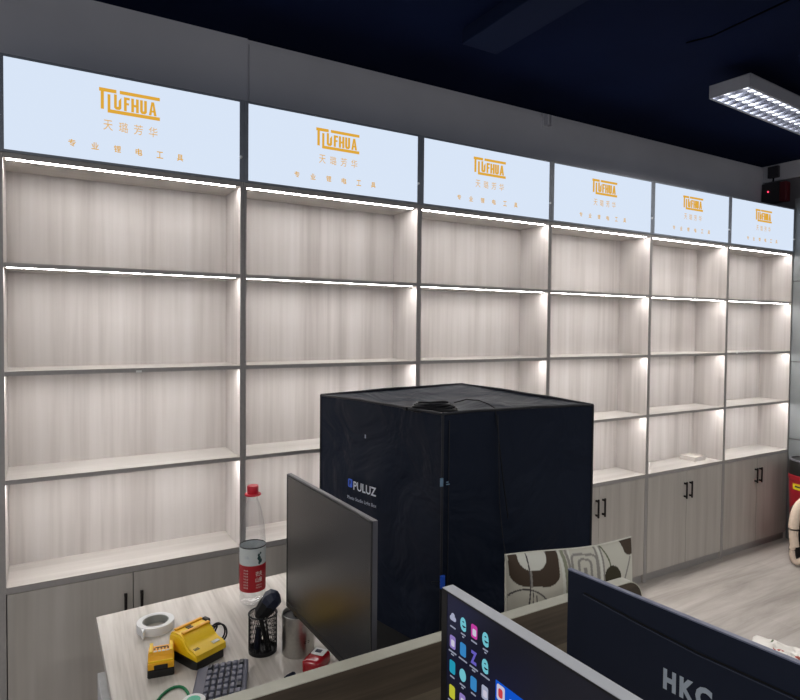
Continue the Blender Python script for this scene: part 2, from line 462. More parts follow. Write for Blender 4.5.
SGN = ['above the first shelving unit from the left', 'above the shelving unit behind the water bottle', 'third from the left, above the photo tent',
       'fourth from the left, right of the photo tent', 'fifth from the left, second from the right end', 'at the far right end beside the wall alarm']
def sign(i):
    W = DX[i+1]-DX[i]; f = .0179
    t = thing('lightbox_sign', 'lit white sign box with amber lettering, '+SGN[i], 'sign', (DX[i]+W/2, 0, 0), 0, 'lit sign boxes on top of the shelving units')
    a, b = -W/2+(-.030 if i == 0 else .0004), W/2-.0004
    zt = 2.519
    m = MB()
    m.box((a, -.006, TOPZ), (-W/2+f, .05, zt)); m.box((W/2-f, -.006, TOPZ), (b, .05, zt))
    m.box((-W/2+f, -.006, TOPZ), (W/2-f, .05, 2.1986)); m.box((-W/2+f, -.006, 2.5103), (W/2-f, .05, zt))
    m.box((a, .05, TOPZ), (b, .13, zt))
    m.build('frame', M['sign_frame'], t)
    box('lit_face', (-W/2+f, -.004, 2.1986), (W/2-f, .049, 2.5103), M['sign'], t)
    lg = MB(); logo(lg, -.004); lg.xform(Matrix.Translation((0, 0, .0050)) @ Matrix.Diagonal((.935, 1, 1, 1))); lg.build('logo', M['sign_orange'], t)
    cn = '天璐芳华'; it = []
    for k, ch in enumerate(cn):
        c = -.0812+k*.0513
        lettering('name_character', [(ch, c-.0155, c+.0155, 2.3150, 2.3520, .004)], M['sign_thin'], t, -.0046)
    for k, ch in enumerate('专业锂电工具'):
        c = -.1975+k*.0735
        lettering('slogan_character', [(ch, c-.0118, c+.0118, 2.2390, 2.2645, .016)], M['sign_orange'], t, -.0046)
    MB().lathe([(0, 0), (.006, 0), (.006, .006), (.004, .009), (0, .009)], 12, M=Matrix.Translation((W/2-f+.004, -.006, 2.288)) @ Matrix.Rotation(PI/2, 4, 'X')).build('screw', M['white_plastic'], t)
    return t
for i in range(6): unit(i); sign(i)

# small tray on the lowest shelf of the fifth unit
t = thing('paper_tray', 'small shallow white card tray lying on the lowest shelf of the fifth unit', 'tray', (4.050, .130, .6894), math.radians(4))
t.scale = (.70, .75, 1)
m = MB(); m.box((-.095, -.075, 0), (.095, .075, .003)); m.box((-.095, -.075, .003), (.095, -.071, .03)); m.box((-.095, .071, .003), (.095, .075, .03))
m.box((-.095, -.071, .003), (-.091, .071, .03)); m.box((.091, -.071, .003), (.095, .071, .03)); m.build('tray_body', M['tray'], t)
box('insert', (-.088, -.068, .003), (.06, .068, .026), M['tray'], t, .002)

# ------------------------------------------------------------------ louvred ceiling lamp
def lamp():
    t = thing('louver_lamp', 'white rectangular hanging lamp with silver louvers, lit', 'lamp', (2.9864, -.6208, 2.75), math.radians(3.6))
    L, Wd, H = 1.2, -.197, .064
    m = MB()
    m.box((0, -.004, 0), (L, 0, H)); m.box((0, Wd, 0), (L, Wd+.004, H)); m.box((0, Wd, 0), (.004, 0, H)); m.box((L-.004, Wd, 0), (L, 0, H))
    m.box((0, Wd, H-.004), (L, 0, H)); m.build('housing', M['lamp_case'], t)
    m = MB()
    for y in (Wd/2, -.012, Wd+.012): m.box((.006, y-.0022, .001), (L-.006, y+.0022, .036))
    m.build('louver_rail', M['louver'], t)
    m = MB(); k = 0; x = .05
    while x < L-.03:
        m.prism([(x-.006, .036), (x+.006, .036), (x+.0012, .001), (x-.0012, .001)], Wd+.014, -.014, 'y'); x += .063
    b = m.build('louver_blades', M['louver'], t)
    for y in (Wd*.27, Wd*.73):
        MB().tube([(.012, y, .026), (L-.012, y, .026)], .011, 12).build('tube', M['tube'], t)
    for x in (.33, L-.2):
        MB().tube([(x, Wd/2, H), (x, Wd/2, CEIL-2.75)], .0015, 6).build('suspension_wire', M['steel'], t)
    return t
lamp()

# ------------------------------------------------------------------ desks and partition
def desk(name, label, poly, legs, panels):
    t = thing(name, label, 'desk', (poly[0][0], poly[0][1], 0))
    ox, oy = poly[0][:2]
    P = [(x-ox, y-oy) for x, y in poly]
    MB().prism(P, .725, .75, 'z', bevel=.0015).build('desktop', M['desk'], t)
    for lx, ly in legs: box('leg', (lx-ox-.025, ly-oy-.025, 0), (lx-ox+.025, ly-oy+.025, .725), M['desk_leg'], t, .003)
    for a, b in panels: box('rail', (a[0]-ox, a[1]-oy, .66), (b[0]-ox, b[1]-oy, .70), M['desk_leg'], t)
    return t
desk('office_desk', 'pale wood desk beyond the dark partition, holding the bottle, charger and keyboard',
     [(.2589, -.5134), (.267, -1.5135), (.88, -1.5135), (.88, -.475)], [(.83, -.53), (.83, -1.46)],
     [((.82, -1.43), (.84, -.56))])
desk('office_desk', 'pale wood desk on the near side of the dark partition, under the two near monitors',
     [(.32, -1.5445), (.32, -2.75), (1.75, -2.75), (1.75, -1.5445)], [(.39, -1.61), (1.68, -1.61), (1.68, -2.68), (.39, -2.68)],
     [((.38, -2.65), (.40, -1.64)), ((1.67, -2.65), (1.69, -1.64))])
t = thing('low_cabinet', 'low black cabinet under the photo tent, behind the dark partition', 'cabinet', (.985, -1.505, 0))
box('body', (0, 0, .03), (.80, 1.25, .605), M['black_plastic'], t, .002)
box('cabinet_top', (-.005, -.004, .605), (.805, 1.255, .62), M['black_plastic'], t, .002)
box('plinth', (.02, .02, 0), (.78, 1.23, .03), M['black_plastic'], t)
for k in (0, 1):
    d = box('door', (.002+k*.40, 1.2505, .04), (.398+k*.40, 1.2605, .60), M['black_plastic'], t, .001)
    MB().box((.375+k*.03, 1.2605, .45), (.385+k*.03, 1.272, .53), .002).build('handle', M['steel'], d)

# drawer pedestal under the desk's left end
t = thing('drawer_pedestal', 'light grey drawer pedestal under the left end of the far desk', 'drawer unit', (.249, -.712, 0), math.radians(0))
box('body', (.02, -.50, .02), (.50, 0, .70), M['desk_leg'], t, .003)
for k, (a, b) in enumerate(((.03, .30), (.31, .49), (.50, .69))):
    d = box('drawer', (0, -.495, a), (.0195, -.005, b), M['desk_leg'], t, .002)
    MB().tube([(-.02, -.31, b-.04), (-.02, -.19, b-.04)], .004, 8).box((-.02, -.30, b-.043), (.001, -.294, b-.037)).box((-.02, -.206, b-.043), (.001, -.20, b-.037)).build('handle', M['handle'], d)
for x in (.06, .44):
    for y in (-.45, -.06): MB().lathe([(.0, 0), (.018, 0), (.018, .02), (0, .02)], 12, (x, y, 0)).build('foot', M['black_plastic'], t)

# partition with rounded end
t = thing('desk_partition', 'dark wood desk partition with cream top edge and rounded right end', 'partition', (.29, -1.529, 0))
xe = 1.062; R = .050; zt = 1.0225
def outline(x0, x1, z0, z1, r, n=8):
    p = [(x0, z0), (x1, z0)]
    for k in range(n+1):
        a = k/n*PI/2; p.append((x1-r+r*math.cos(a), z1-r+r*math.sin(a)))
    p.append((x0, z1)); return p
MB().prism(outline(.0, xe-.002, .932, zt-.002, R), -.0135, .0135).build('panel', M['part_wood'], t)
box('lower_panel', (0, -.0115, 0), (xe-.004, .0115, .9315), M['part_low'], t)
# cream band runs along the top and round the end
pts = [(x, z) for x, z in outline(0, xe, .60, zt, R+.002)][1:]
inner = [(x, z) for x, z in outline(0, xe-.002, .60, zt-.002, R)][1:]
m = MB()
for (a, b), (c, d) in zip(zip(pts, pts[1:]), zip(inner, inner[1:])):
    m.prism([a, b, d, c], -.014, .014)
m.build('edge_trim', M['part_edge'], t)

# ------------------------------------------------------------------ monitors
def stand(t, Wd, depth0, z_bot, zc):
    """stand behind the panel: foot on the desk, neck up to the casing"""
    MB().box((Wd/2-.11, depth0+.01, 0), (Wd/2+.11, depth0+.19, .008), .003).build('stand_base', M['mon_black'], t)
    MB().box((Wd/2-.025, depth0+.05, .008), (Wd/2+.025, depth0+.068, zc+.03), .004).box((Wd/2-.03, depth0-.004, zc-.02), (Wd/2+.03, depth0+.052, zc+.03), .003).build('stand_neck', M['mon_black'], t)

# switched-off monitor on the far desk
a1 = math.radians(-87.9)
t = thing('computer_monitor', 'switched off black monitor facing left in front of the photo tent', 'monitor', (.6613, -1.0155, .75), a1)
Wm, z0, z1 = .433, .8975-.75, 1.235-.75
MB().box((0, 0.001, z0), (Wm, .012, z1), .0015).box((.05, .012, z0+.03), (Wm-.05, .035, z1-.05), .006).build('casing', M['mon_black'], t)
MB().box((0, -.0005, z0), (Wm, .002, z0+.012)).box((0, -.0005, z1-.004), (Wm, .002, z1)).box((0, -.0005, z0), (.004, .002, z1)).box((Wm-.004, -.0005, z0), (Wm, .002, z1)).build('bezel', M['mon_black'], t)
MB().box((-.0005, .002, z1), (Wm+.0005, .012, z1+.0012)).box((Wm, .001, z0), (Wm+.0012, .012, z1)).build('edge_trim', M['mon_edge'], t)
box('screen', (.004, .0004, z0+.012), (Wm-.004, .0012, z1-.004), M['screen_off'], t)
stand(t, Wm, .035, z0, (z0+z1)/2)

# monitor showing a desktop
Wm = .49
a2 = math.radians(-88.09)
t = thing('computer_monitor', 'silver monitor with app icons on its lit dark screen', 'monitor', (.6770, -1.6873, .75), a2)
z0, z1 = .875-.75, 1.2-.75
MB().box((0, 0, z0), (Wm, .0215, z1), .0012).build('casing', M['silver'], t)
MB().box((.0012, -.001, z0+.001), (Wm-.0012, 0.0006, z0+.02)).box((.0012, -.001, z1-.0035), (Wm-.0012, .0006, z1-.0008)).box((.0012, -.001, z0), (.0155, .0006, z1-.001)).box((Wm-.0155, -.001, z0), (Wm-.0012, .0006, z1-.001)).build('bezel', M['mon_black'], t)
sx0, sx1, sz0, sz1 = .0155, Wm-.0155, z0+.02, z1-.0035
def screen_mat():
    m, nt, out = new_mat('lit dark desktop')
    b = nt.nodes.new('ShaderNodeBsdfPrincipled'); nt.links.new(b.outputs[0], out.inputs[0])
    b.inputs['Base Color'].default_value = (.008, .008, .012, 1); b.inputs['Roughness'].default_value = .3
    g = nt.nodes.new('ShaderNodeNewGeometry')
    n = nt.nodes.new('ShaderNodeTexNoise'); n.inputs['Scale'].default_value = 5; n.inputs['Detail'].default_value = 1
    nt.links.new(g.outputs['Position'], n.inputs['Vector'])
    r = nt.nodes.new('ShaderNodeValToRGB'); e = r.color_ramp.elements
    e[0].position = .4; e[0].color = lin(10, 12, 22); e[1].position = .65; e[1].color = lin(12, 16, 46)
    nt.links.new(n.outputs['Fac'], r.inputs[0]); nt.links.new(r.outputs[0], b.inputs['Emission Color'])
    b.inputs['Emission Strength'].default_value = 1
    return m
scr = box('screen', (sx0, -.0004, sz0), (sx1, .0004, sz1), screen_mat(), t)
EM = lambda n, r, g, b: emit(n, lin(r, g, b), .8)
ic = {'teal': EM('icon teal', 40, 160, 190), 'pale': EM('icon pale', 175, 180, 205), 'pink': EM('icon pink', 205, 70, 170), 'blue': EM('icon blue', 60, 140, 205),
      'lilac': EM('icon lilac', 150, 130, 200), 'violet': EM('icon violet', 110, 100, 200), 'yellow': EM('icon yellow', 200, 200, 60), 'cyan': EM('icon cyan', 120, 205, 220),
      'text': EM('icon caption', 150, 155, 175), 'banner': EM('window blue', 20, 90, 215), 'white': EM('icon white', 215, 210, 230), 'red': EM('icon red', 210, 70, 80)}
ys = -.0009
def rrect(m, cx, cz, w, h, r, y0=ys, y1=-.0004):
    pts = []
    for sx, sz, a0 in ((1, 1, 0), (-1, 1, 90), (-1, -1, 180), (1, -1, 270)):
        for k in range(4):
            a = math.radians(a0+k*30); pts.append((cx+sx*(w/2-r)+r*math.cos(a), cz+sz*(h/2-r)+r*math.sin(a)))
    m.prism(pts, y0, y1)
def icon(c, r, kind, col):
    cx = .0302+c*.0257; cz = z1-.0358-r*.0391
    m = MB()
    if kind == 'e':
        lettering('app_icon', [('e', cx-.0072, cx+.0072, cz-.0105, cz+.0105, .028)], ic['cyan'], scr, ys)
        m.bm.free()
    elif kind == 'round':
        m.lathe([(0, 0), (.0095, 0), (.0095, .0005), (0, .0005)], 20, M=Matrix.Translation((cx, -.0004, cz)) @ Matrix.Diagonal((.8, 1, 1, 1)) @ Matrix.Rotation(PI/2, 4, 'X')); m.build('app_icon', ic[col], scr)
    elif kind == 'Z':
        m.bm.free(); lettering('app_icon', [('Z', cx-.007, cx+.007, cz-.010, cz+.010, .05)], ic[col], scr, ys)
    elif kind == 'cloud':
        rrect(m, cx, cz-.002, .015, .007, .003); rrect(m, cx, cz+.002, .009, .009, .0044); m.build('app_icon', ic[col], scr)
    else:
        rrect(m, cx, cz, .0138, .020, .003); m.build('app_icon', ic[col], scr)
        if kind == 'doc':
            k = MB(); rrect(k, cx+.001, cz-.001, .008, .010, .002, ys-.0004, ys); k.build('app_icon', ic['white'], scr)
    k = MB()
    wl = (.0135, .019, .011, .020)[(c*2+r) % 4]
    rrect(k, cx, cz-.0155, wl, .0022, .0008)
    if (c+r) % 2: rrect(k, cx, cz-.0195, wl*.4, .0020, .0008)
    k.build('icon_caption', ic['text'], scr)
grid = [[('cloud', 'pale'), ('e', ''), ('doc', 'pink'), ('e', '')],
        [('doc', 'lilac'), ('sq', 'blue'), ('Z', 'violet'), ('e', '')],
        [('sq', 'teal'), ('round', 'cyan'), ('sq', 'blue'), ('doc', 'pale')],
        [('sq', 'yellow'), ('doc', 'lilac'), ('sq', 'teal'), ('round', 'pale')],
        [('sq', 'blue'), ('round', 'teal'), ('doc', 'pink'), ('sq', 'pale')]]
for r_, row in enumerate(grid):
    for c_, (k_, col_) in enumerate(row): icon(c_, r_, k_, col_)
wx, wz = .1305, z1-.0825
m = MB(); m.prism([(wx, wz-.11), (wx+.15, wz-.11), (wx+.15, wz), (wx, wz)], ys, -.0004); m.build('open_window', ic['banner'], scr)
m = MB(); rrect(m, wx+.011, wz-.014, .016, .022, .003, ys-.0005, ys); m.build('app_icon', ic['white'], scr)
m = MB(); rrect(m, wx+.011, wz-.014, .0085, .013, .003, ys-.001, ys-.0005); m.build('app_icon', ic['red'], scr)
m = MB(); rrect(m, wx+.038, wz-.014, .018, .003, .001, ys-.0005, ys); rrect(m, wx+.047, wz-.024, .034, .003, .001, ys-.0005, ys); m.build('window_text', ic['white'], scr)
stand(t, Wm, .0215, z0, (z0+z1)/2)

# monitor seen from behind
a3 = math.radians(-84.37)
t = thing('computer_monitor', 'dark navy monitor seen from behind with grey capital letters on its back', 'monitor', (.9987, -1.6450, .75), a3)
z0, z1 = .82-.75, 1.15-.75; Wh = .54
m = MB(); m.box((0, 0.0, z0), (Wh, .009, z1), .001); m.box((.03, .009, z0+.01), (Wh-.03, .030, z1-.06), .006)
m.build('casing', M['hkc_back'], t)
# lower raised back cover under a thin ridge
m = MB(); m.prism([(.038, z0+.005), (Wh-.02, z0+.005), (Wh-.02, z1-.0505), (.257, z1-.0500), (.153, z1-.0435), (.038, z1-.0335)], -.0035, .0005); m.build('rear_cover', M['hkc_back'], t)
m = MB()
for (xa, za), (xb, zb) in (((.038, -.0335), (.153, -.0435)), ((.153, -.0435), (.257, -.0500)), ((.257, -.0500), (Wh-.02, -.0505))):
    m.prism([(xa, z1+za), (xb, z1+zb), (xb, z1+zb+.003), (xa, z1+za+.003)], -.0008, .0005)
m.build('groove', M['black_plastic'], t)
m = MB()
for (xa, za), (xb, zb) in (((.038, -.0335), (.153, -.0435)), ((.153, -.0435), (.257, -.0500)), ((.257, -.0500), (Wh-.02, -.0505))):
    m.prism([(xa, z1+za-.0012), (xb, z1+zb-.0012), (xb, z1+zb), (xa, z1+za)], -.0042, -.0030)
m.build('cover_glint', M['hkc_glint'], t)  # light caught by the cover's bevel, painted as a paler line
MB().box((-.0003, -.0006, z1-.0016), (Wh+.0003, .0092, z1+.0008)).build('edge_trim', M['hkc_trim'], t)
box('screen', (.035, .0298, z0+.02), (Wh-.035, .0308, z1-.066), M['screen_off'], t)
lettering('logo', [('H', .1995, .2215, z1-.1310, z1-.0965, .055), ('K', .2275, .2525, z1-.1310, z1-.0965, .055), ('C', .2535, .2800, z1-.1315, z1-.0960, .055)], M['hkc_print'], t, -.0041)
# its foot stands on the desk, on the screen side
MB().box((Wh/2-.12, .0, 0), (Wh/2+.12, .20, .008), .003).build('stand_base', M['mon_black'], t)
MB().box((Wh/2-.025, .004, .008), (Wh/2+.025, .022, z0+.02), .003).build('stand_neck', M['mon_black'], t)

# ------------------------------------------------------------------ photo tent
A = Vector((1.022, -.3804)); B = Vector((1.1585, -.9843)); Cc = Vector((1.7315, -1.0431)); Dd = Vector((1.6232, -.4422))
t = thing('photo_light_tent', 'large black fabric photo tent box with a blue emblem, standing behind the switched off monitor', 'photo tent', (1.022, -.3804, .62), 0)
def tent():
    bm = bmesh.new(); N = 26
    top = {'A': .730, 'B': .730, 'C': .730, 'D': .7516}
    def corner(u, v, w):
        # u: A->D / B->C (left to right), v: A->B (far to near), w: height
        a = A.lerp(Dd, u); b = B.lerp(Cc, u); p = a.lerp(b, v)-A
        zt = (1-u)*(1-v)*top['A']+(1-u)*v*top['B']+u*v*top['C']+u*(1-v)*top['D']
        return Vector((p.x, p.y, w*zt))
    def disp(q, nrm, e):
        # sag and wrinkles vanish at the frame edges
        n1 = noise.noise(q*4.0+Vector((3, 1, 7))); n2 = noise.noise(Vector((q.x*9, q.y*9, q.z*3)))
        return q+nrm*(e*(.018*n1+.008*n2-.008))
    faces = []
    for nm in ('left', 'near', 'right', 'far', 'top', 'bottom'):
        g = {}
        for i in range(N+1):
            for j in range(N+1):
                a, b = i/N, j/N; e = min(1, 5*min(a, 1-a))*min(1, 5*min(b, 1-b))
                u, v, w, n = {'left': (0, a, b, (-1, 0, 0)), 'near': (a, 1, b, (0, -1, 0)), 'right': (1, a, b, (1, 0, 0)),
                              'far': (a, 0, b, (0, 1, 0)), 'top': (a, b, 1, (0, 0, 1)), 'bottom': (a, b, 0, (0, 0, 0))}[nm]
                q = corner(u, v, w)
                if nm == 'top': q = q+Vector((0, 0, -.022*(4*a*(1-a))*(4*b*(1-b))))
                if nm == 'bottom': pass
                g[i, j] = bm.verts.new(disp(q, Vector(n), e))
        for i in range(N):
            for j in range(N): bm.faces.new((g[i, j], g[i+1, j], g[i+1, j+1], g[i, j+1]))
    bmesh.ops.remove_doubles(bm, verts=bm.verts[:], dist=.0005)
    bmesh.ops.recalc_face_normals(bm, faces=bm.faces[:])
    me = bpy.data.meshes.new('fabric_cover'); bm.to_mesh(me); bm.free()
    o = link('fabric_cover', me, M['nylon'], t, True); me.set_sharp_from_angle(angle=math.radians(50))
    return corner
corner = tent()
def piping(pts, r=.0045): return MB().tube(pts, r, 8).build('piping', M['nylon_trim'], t)
def edge(p0, p1, n=14, amp=.003):
    out = []
    for k in range(n+1):
        s = k/n; q = corner(*[p0[i]+(p1[i]-p0[i])*s for i in range(3)])
        w = amp*math.sin(s*PI)*(1+noise.noise(q*9)); out.append(q+Vector((0, 0, w if abs(p0[2]-p1[2]) < .5 else 0)))
    return out
piping(edge((0, 0, 1), (0, 1, 1))); piping(edge((0, 1, 1), (1, 1, 1), amp=.006)); piping(edge((0, 0, 1), (1, 0, 1))); piping(edge((1, 0, 1), (1, 1, 1)))
for c in ((0, 0), (0, 1), (1, 1), (1, 0)): piping([corner(c[0], c[1], .006), corner(c[0], c[1], .5), corner(c[0], c[1], 1)], .004)
# flap seam on the near side
f0 = corner(.0, 1, 1); f1 = corner(1, 1, 1)
dirn = (f1-f0).normalized(); out = Vector((dirn.y, -dirn.x, 0))
m = MB(); pts = []
for k in range(17):
    s = k/16; pts.append(f0+dirn*(.1914+.057*s*s)+Vector((0, 0, -.012-.58*s))+out*(.006+.004*math.sin(s*9)))
m.tube(pts, .0016, 6); m.build('flap_seam', M['nylon_trim'], t)
m = MB(); pts = []
for k in range(9):
    s = k/8; pts.append(f0+dirn*.02+Vector((0, 0, -.02-.58*s))+out*.004)
m.tube(pts, .0015, 6); m.build('zip', M['nylon_trim'], t)
# blue zip pulls and woven tag near the front corner
q = f0+out*.012
MB().box((q.x-.010, q.y-.004, q.z-.522), (q.x+.006, q.y+.004, q.z-.482), .003).build('zip_pull', M['blue'], t)
MB().tube([(q.x-.010, q.y, q.z-.500), (q.x-.030, q.y+.02, q.z-.503), (q.x-.026, q.y+.02, q.z-.510), (q.x-.008, q.y, q.z-.508)], .0010, 6).tube([(q.x+.006, q.y, q.z-.495), (q.x+.020, q.y-.004, q.z-.488), (q.x+.022, q.y-.004, q.z-.499)], .0010, 6).build('zip_slider', M['cable'], t)
q = f0+out*.009-dirn*.006
MB().box((q.x-.006, q.y-.0015, q.z-.215), (q.x+.004, q.y+.0015, q.z-.190)).build('woven_tag', M['tag_print'], t)
MB().box((q.x+.014, q.y-.0035, q.z-.212), (q.x+.026, q.y-.0015, q.z-.209)).box((q.x+.014, q.y-.0035, q.z-.205), (q.x+.022, q.y-.0015, q.z-.202)).build('woven_tag', M['tag_print'], t)
# printing on the left side (facing the far left): own frame along A->B
dl = Vector((B.x-A.x, B.y-A.y, 0)).normalized(); al = math.atan2(dl.y, dl.x)
R3 = Matrix.Rotation(al, 4, 'Z')
def left_bend(x, z): return R3 @ Vector((x, -.0125, .730+z))
def lbox(x0, z0, x1, z1, mat, nm):
    m = MB(); m.prism([(x0, .730+z0), (x1, .730+z0), (x1, .730+z1), (x0, .730+z1)], -.0130, -.0115); m.xform(R3); return m.build(nm, mat, t)
m = MB()
rrect(m, .1935, .730-.2900, .0225, .029, .004, -.0130, -.0115); m.xform(R3); m.build('logo_emblem', M['blue_print'], t)
lettering('logo_emblem', [('P', .1885, .1985, -.3000, -.2805, .03)], M['nylon_trim'], t, 0, lambda x, z: R3 @ Vector((x, -.0133, .730+z)))
lettering('logo_lettering', [('PULUZ', .2115, .3320, -.3095, -.2795, .02)], M['white_print'], t, 0, left_bend)
lettering('subtitle_lettering', [('Photo Studio Light Box', .1780, .3340, -.3500, -.3345, .02)], M['grey_print'], t, 0, left_bend)
lbox(.271, -.121, .276, -.109, M['grey_print'], 'eyelet')

# cable coil on top of the tent
t = thing('power_cable', 'black cable coiled on the near corner of the photo tent top', 'cable', (1.195, -.875, 1.341))
def loop(cx, cy, rx, ry, z, ph=0, n=26, rot=0):
    o = []
    for k in range(n+1):
        a = 2*PI*k/n; x, y = rx*math.cos(a), ry*math.sin(a)
        o.append((cx+x*math.cos(rot)-y*math.sin(rot), cy+x*math.sin(rot)+y*math.cos(rot), z+.004*math.sin(a*1.5+ph)**2))
    return o
m = MB(); pts = []
for k in range(5): pts += loop(0, 0, .078-.006*k, .050-.004*k, .005+.0048*k, k, rot=-.56+.08*k)
m.tube(pts, .0036, 8); m.build('coil', M['cable'], t, True)
MB().tube([(-.05, .0, .02), (-.062, .025, .012), (-.068, .045, .007), (-.06, .06, .006)], .003, 8).box((-.078, .035, .003), (-.056, .058, .015), .003).build('plug', M['cable'], t)
MB().box((-.055, -.020, .004), (.055, .022, .024), .008, M=Matrix.Rotation(-.55, 4, 'Z')).build('adapter', M['cable'], t)
pts = [(.06, -.03, .028), (.090, -.055, .040), (.118, -.085, .038), (.138, -.108, .028), (.1475, -.126, .0165), (.149, -.1345, -.02), (.158, -.138, -.10), (.170, -.142, -.20), (.190, -.146, -.33)]
MB().tube(pts, .0018, 8).build('loose_end', M['cable'], t, True)

# ------------------------------------------------------------------ cushion
def cushion():
    p0 = Vector((1.111, -1.330)); p1 = Vector((1.491, -1.400)); ang = math.atan2(p1.y-p0.y, p1.x-p0.x); Wc = (p1-p0).length; Hc = .4285
    t = thing('throw_cushion', 'cream cushion with brown and grey retro shapes, behind the partition', 'cushion', (p0.x, p0.y, .62), ang)
    CR = lin(208, 205, 192); BR = lin(78, 66, 56); GY = lin(150, 146, 140); GG = lin(146, 148, 128); DG = lin(84, 80, 80); OL = lin(112, 116, 92); WH = lin(222, 222, 212); DB = lin(66, 62, 48)
    def pat(u, zm):
        th = (max(0, 1-(2*u-1)**4)*max(0, 1-(2*zm/Hc-1)**4))**.55
        uu = u*1.608/((1-u)*1.477+u*1.608)
        x = 72+640*uu+42*th; y = (172-92*uu)+(Hc-zm)*1950+36*th
        ex = lambda cx, cy, rx, ry: ((x-cx)/rx)**2+((y-cy)/ry)**2
        def rr(cx, cy, w, h, r):   # signed distance of a rounded rectangle
            qx, qy = abs(x-cx)-(w-r), abs(y-cy)-(h-r)
            return math.hypot(max(qx, 0), max(qy, 0))+min(max(qx, qy), 0)-r
        c = CR
        # broad brown bowl with a pale inside
        if rr(208, 190, 124, 128, 70) < 0 and y < 318:
            c = BR
            if rr(203, 165, 72, 78, 66) < 0: c = WH
        if x < 330 and abs(x-(178+.35*max(0, 200-y)*0+8*math.sin((y-170)/70))) < 3.5 and y < 420: c = DG
        if abs(x-192) < 5 and 240 < y < 322: c = GY
        d = math.hypot((x-165)/1.0, (y-455)*1.0)
        if abs(d-122) < 3.5 and y < 460: c = DG
        if abs(x-196) < 2.5 and y > 345: c = DG
        if abs(x-214) < 2.5 and y > 358: c = DG
        # soft vertical stripes
        yy = max(0, y-150)
        for cx, w, col in ((345, 6, WH), (361, 8, GG), (379, 6, GY), (392, 4, WH)):
            if abs(x-(cx+14*math.exp(-yy/50)*-1+6)) < w: c = col
        # nested rounded frames
        for k, rad in enumerate((58, 34)):
            dd = rr(452, 232, rad-6*k, 82-24*k, 26-6*k)
            if abs(dd) < 5.5: c = GY
        if rr(452, 236, 8, 22, 5) < 0: c = GY
        for cx, w, col in ((516, 5, GY), (530, 5, WH), (541, 4, GY)):
            if abs(x-(cx-10*math.exp(-max(0, y-110)/45))) < w: c = col
        # olive arc line
        if abs(x-(575-34*((max(0, 215-y))/100)**1.7)) < 4 and y < 215: c = OL
        if ex(585, 262, 42, 56) < 1 and y > 205: c = DB
        if rr(585, 420, 60, 90, 50) < 0: c = DB
        # brown drop in the top right corner
        if x > 640+.30*(y-85) and x < 716-.1*(y-85) and y < 165 and (x-690)**2/2500+(y-90)**2/5600 < 1: c = BR
        if abs((x-690)+(y-175)*.40) < 5 and 172 < y < 330: c = GY
        return c
    bm = bmesh.new(); lay = bm.loops.layers.float_color.new('dye')
    NU, NV = 280, 190
    def P(u, v, s):
        a, b = 2*u-1, 2*v-1
        x = (.5+a*.5*(1-.035*(1-b*b)))*Wc; z = (.5+b*.5*(1-.033*(1-a*a)))*Hc
        th = .062*(max(0, 1-a**4)*max(0, 1-b**4))**.55
        q = Vector((x, 0, z)); w = .004*noise.noise(Vector((x*14, s, z*14)))*(1-a*a)*(1-b*b)
        return Vector((x, s*(th+w)+.006*math.sin(u*7), z))
    cols = [[pat(i/NU, j/NV*Hc) for j in range(NV+1)] for i in range(NU+1)]
    for s in (-1, 1):
        g = [[bm.verts.new(P(i/NU, j/NV, s)) for j in range(NV+1)] for i in range(NU+1)]
        for i in range(NU):
            for j in range(NV):
                f = bm.faces.new((g[i][j], g[i+1][j], g[i+1][j+1], g[i][j+1]) if s < 0 else (g[i][j], g[i][j+1], g[i+1][j+1], g[i+1][j]))
                ks = ((i, j), (i+1, j), (i+1, j+1), (i, j+1)) if s < 0 else ((i, j), (i, j+1), (i+1, j+1), (i+1, j))
                for l, (a_, b_) in zip(f.loops, ks): l[lay] = cols[a_][b_]
    bmesh.ops.remove_doubles(bm, verts=bm.verts[:], dist=.0002)
    me = bpy.data.meshes.new('cover'); bm.to_mesh(me); bm.free()
    o = link('cover', me, vcol('printed cushion cotton', .85), t, True)
    pts = []
    for (u0, v0), (u1, v1) in (((0, 0), (1, 0)), ((1, 0), (1, 1)), ((1, 1), (0, 1)), ((0, 1), (0, 0))):
        for k in range(20):
            q = P(u0+(u1-u0)*k/20, v0+(v1-v0)*k/20, -1); pts.append(q)
    MB().tube(pts, .0022, 6, closed=True).build('piping', plain('cream piping', lin(222, 220, 208), .8), t, True)
    t.location.z += .0022
cushion()

# ------------------------------------------------------------------ things on the far desk
DZ = .75
# water bottle
t = thing('water_bottle', 'tall clear plastic bottle with red cap and red and white label', 'bottle', (.688, -.636, DZ), math.radians(-50))
t.scale = (1, 1, .985)
prof = [(0, .004), (.022, .0), (.034, .001), (.0385, .006), (.0395, .016), (.0385, .030), (.0395, .044), (.0395, .182), (.0390, .200), (.0375, .225), (.0340, .255), (.0285, .285), (.0215, .310), (.0165, .322), (.0150, .328), (.0150, .338), (0, .338)]
MB().lathe(prof, 40).build('bottle_body', M['pet'], t, True, 60)
MB().lathe([(.0150, .3385), (.0245, .3385), (.0255, .341), (.0245, .3435), (.0165, .3440), (.0165, .347), (.0172, .348), (.0172, .366), (.0160, .369), (0, .369)], 32).build('cap', M['red_cap'], t, True)
RL = .0400
MB().lathe([(RL, .044), (RL, .127)], 40).build('label', M['label_red'], t, True)
MB().lathe([(RL, .127), (RL, .180)], 40).build('label', M['label_white'], t, True)
MB().lathe([(RL, .180), (RL+.0002, .1835)], 40).build('label_line', M['black_plastic'], t, True)
